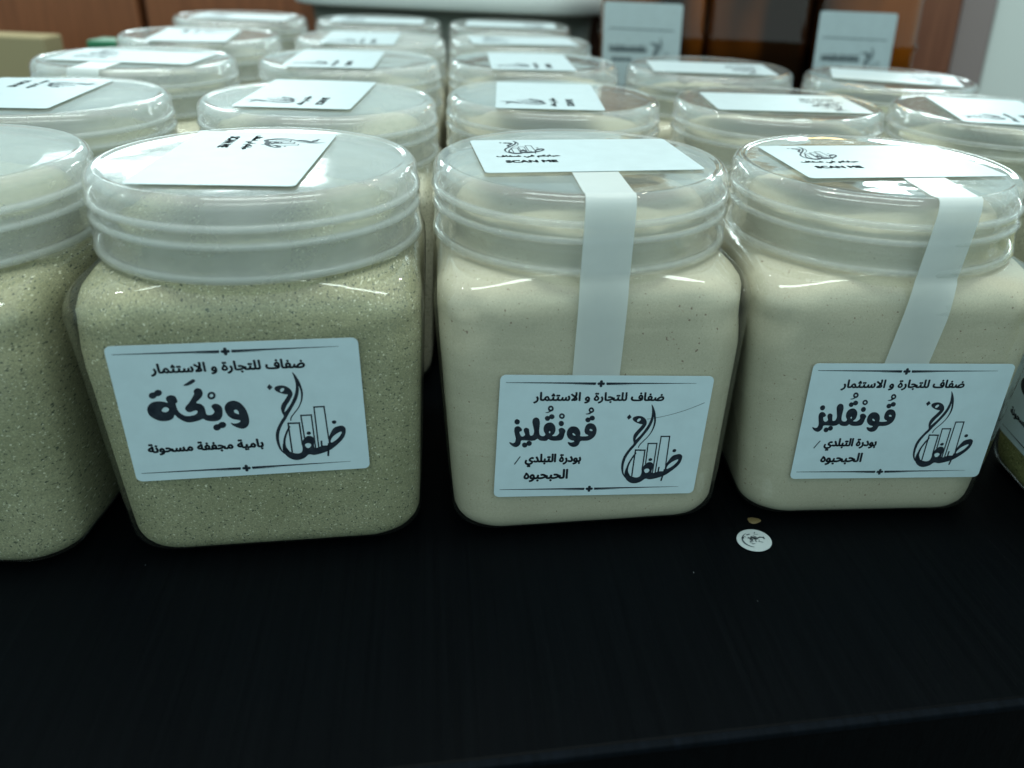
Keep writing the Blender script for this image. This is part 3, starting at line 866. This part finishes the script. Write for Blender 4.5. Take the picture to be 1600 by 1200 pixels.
for j, (rr, zz) in enumerate(((1.0, 0), (.86, .25), (.4, .32))):
    for i in range(n):
        t = 2 * pi * i / n
        w = 1 + .12 * sin(3 * t + 1)
        V.append((2.1 * rr * w * cos(t), 1.6 * rr * w * sin(t), zz))
for j in range(2):
    for i in range(n):
        F.append((j * n + i, j * n + (i + 1) % n, (j + 1) * n + (i + 1) % n, (j + 1) * n + i))
F.append(tuple(range(2 * n, 3 * n)))
tag(put("dried_drip", mesh("dried_drip", V, F, STAIN), None, (53.4, 225.3, .2)), "small dried yellow brown drip on the table above the round sticker", "drip")

# ------------------------------------------------------------------ the jars
GRP = "square powder jars packed in rows on the black table"
def local(cx, cy, yaw, wx, wy, wrot):
    dx, dy = wx - cx, wy - cy
    return (dx * cos(yaw) + dy * sin(yaw), -dx * sin(yaw) + dy * cos(yaw), wrot - yaw)
def J(x, y, yaw, kind, lid, ab, label, st=None, **kw):
    if st: kw['top'] = local(x, y, yaw, *st)
    return jar(x, y, yaw, kind, lid, ab, label, GRP, **kw)

J(-94.6, 240.0, .184, 'okra', 'frost', 40.6, "grey green okra powder jar with whole front label, frosted lid, no tape",
  (-98.6, 239.6, -1.46), front=(-2.6, 47.4, .006), fill=89.5, seed=1)
J(-5.15, 257.1, .181, 'cream', 'clear', 41.2, "cream powder jar with paper seal tape, between the okra jar and another taped jar",
  (-5.0, 259.9, .248), front=(1.9, 33.3, -.05), tape=(1.0, 50, -14, 13.2, -2.4), fill=92.0, hair=True, seed=2)
J(84.3, 267.8, .11, 'cream', 'clear', 39.0, "cream powder jar with paper seal tape, standing right behind the round sticker",
  (85.4, 269.6, .22), front=(3.65, 36.1, -.008), tape=(7.2, 52, -14, 13.2, -8.0), fill=93.0, seed=3)
J(-182.5, 226.0, .05, 'okra', 'frost', 40.6, "okra powder jar cut off by the left edge of the photo, front row",
  None, front=(-5.0, 40.5, 0.0), fill=93, seed=4)
J(186.5, 238.0, -1.50, 'leafy', 'clear', 40.6, "greenish jar with its label turned left, at the right edge of the photo",
  (186.5, 238, -1.5), front=(0, 34, -.02), fill=87.5, seed=5)

J(-201.9, 318.5, .06, 'okra', 'frost', 40.6, "second row jar behind the cut-off left jar, sticker lettering at its far end", (-208.2, 320.1, -1.42), fill=89, seed=6)
J(-106.8, 338.0, .10, 'green', 'frost', 40.6, "second row jar directly behind the whole okra jar, sticker lettering at its near end", (-112.1, 343.5, 1.66), fill=94, seed=7)
J(-19.6, 366.9, .12, 'cream', 'clear', 40.6, "second row jar directly behind the left taped cream jar", (-22.3, 363.5, 1.68), fill=91, seed=8)
J(73.3, 375.2, .10, 'cream', 'clear', 40.6, "second row jar with sticker lettering at its right end, behind the right taped jar", (74.7, 371.6, .10 + pi), fill=92, seed=9)
J(165.9, 378.8, .05, 'green', 'clear', 40.6, "second row jar of greenish powder at the right edge of the photo", (163.0, 375.1, 1.49), fill=90.5, seed=10)

J(-216.5, 420.1, .10, 'green', 'frost', 40.6, "third row jar with tape on its lid, leftmost, in front of the green packet", (-217.5, 421.5, .06), tape=(-6, 60, -16), fill=93, seed=11)
J(-124.6, 448.3, .12, 'green', 'frost', 40.6, "third row jar second from the left, sticker turned lengthwise", (-130.3, 444.0, 1.71), fill=91, seed=12)
J(-35.8, 469.5, .14, 'cream', 'clear', 40.6, "third row jar in the middle, left of the first labelled honey bottle", (-37.8, 465.8, 1.73), fill=92, seed=13)
J(55.6, 479.7, .08, 'cream', 'clear', 40.6, "third row jar in front of the labelled honey bottle nearest the tub", (55.1, 471.9, .06 + pi), fill=90, seed=14)
J(147.1, 468.4, -.05, 'okra', 'clear', 40.6, "third row greenish jar in front of the honey bottle beside the post", (149.0, 468.2, pi - .2), fill=91.5, seed=15)

J(-230.6, 523.8, .12, 'cream', 'frost', 40.6, "fourth row jar leftmost, against the brown cupboard", (-229.8, 515.7, -1.34), fill=92.5, seed=16)
J(-138.5, 545.1, .12, 'cream', 'frost', 40.6, "fourth row jar second from the left, with a lengthwise sticker", (-141.8, 537.8, 1.72), fill=91, seed=17)
J(-51.8, 567.2, .14, 'cream', 'clear', 40.6, "fourth row jar on the right, beside the labelled honey bottle", (-50.2, 559.2, .24), fill=88, seed=18)
J(-250.8, 636.9, .10, 'cream', 'frost', 40.6, "last row jar leftmost, against the brown cupboard", (-246.9, 632.2, .10), fill=92.5, seed=19)
J(-159.4, 653.1, .10, 'cream', 'clear', 40.6, "last row jar in the middle, in front of the tub's left half", (-158.7, 648.6, .15), fill=90, seed=20)
J(-68.1, 663.8, .10, 'cream', 'clear', 40.6, "last row jar on the right, in front of the tub's right half", (-66.9, 659.2, pi + .1), fill=93, seed=21)
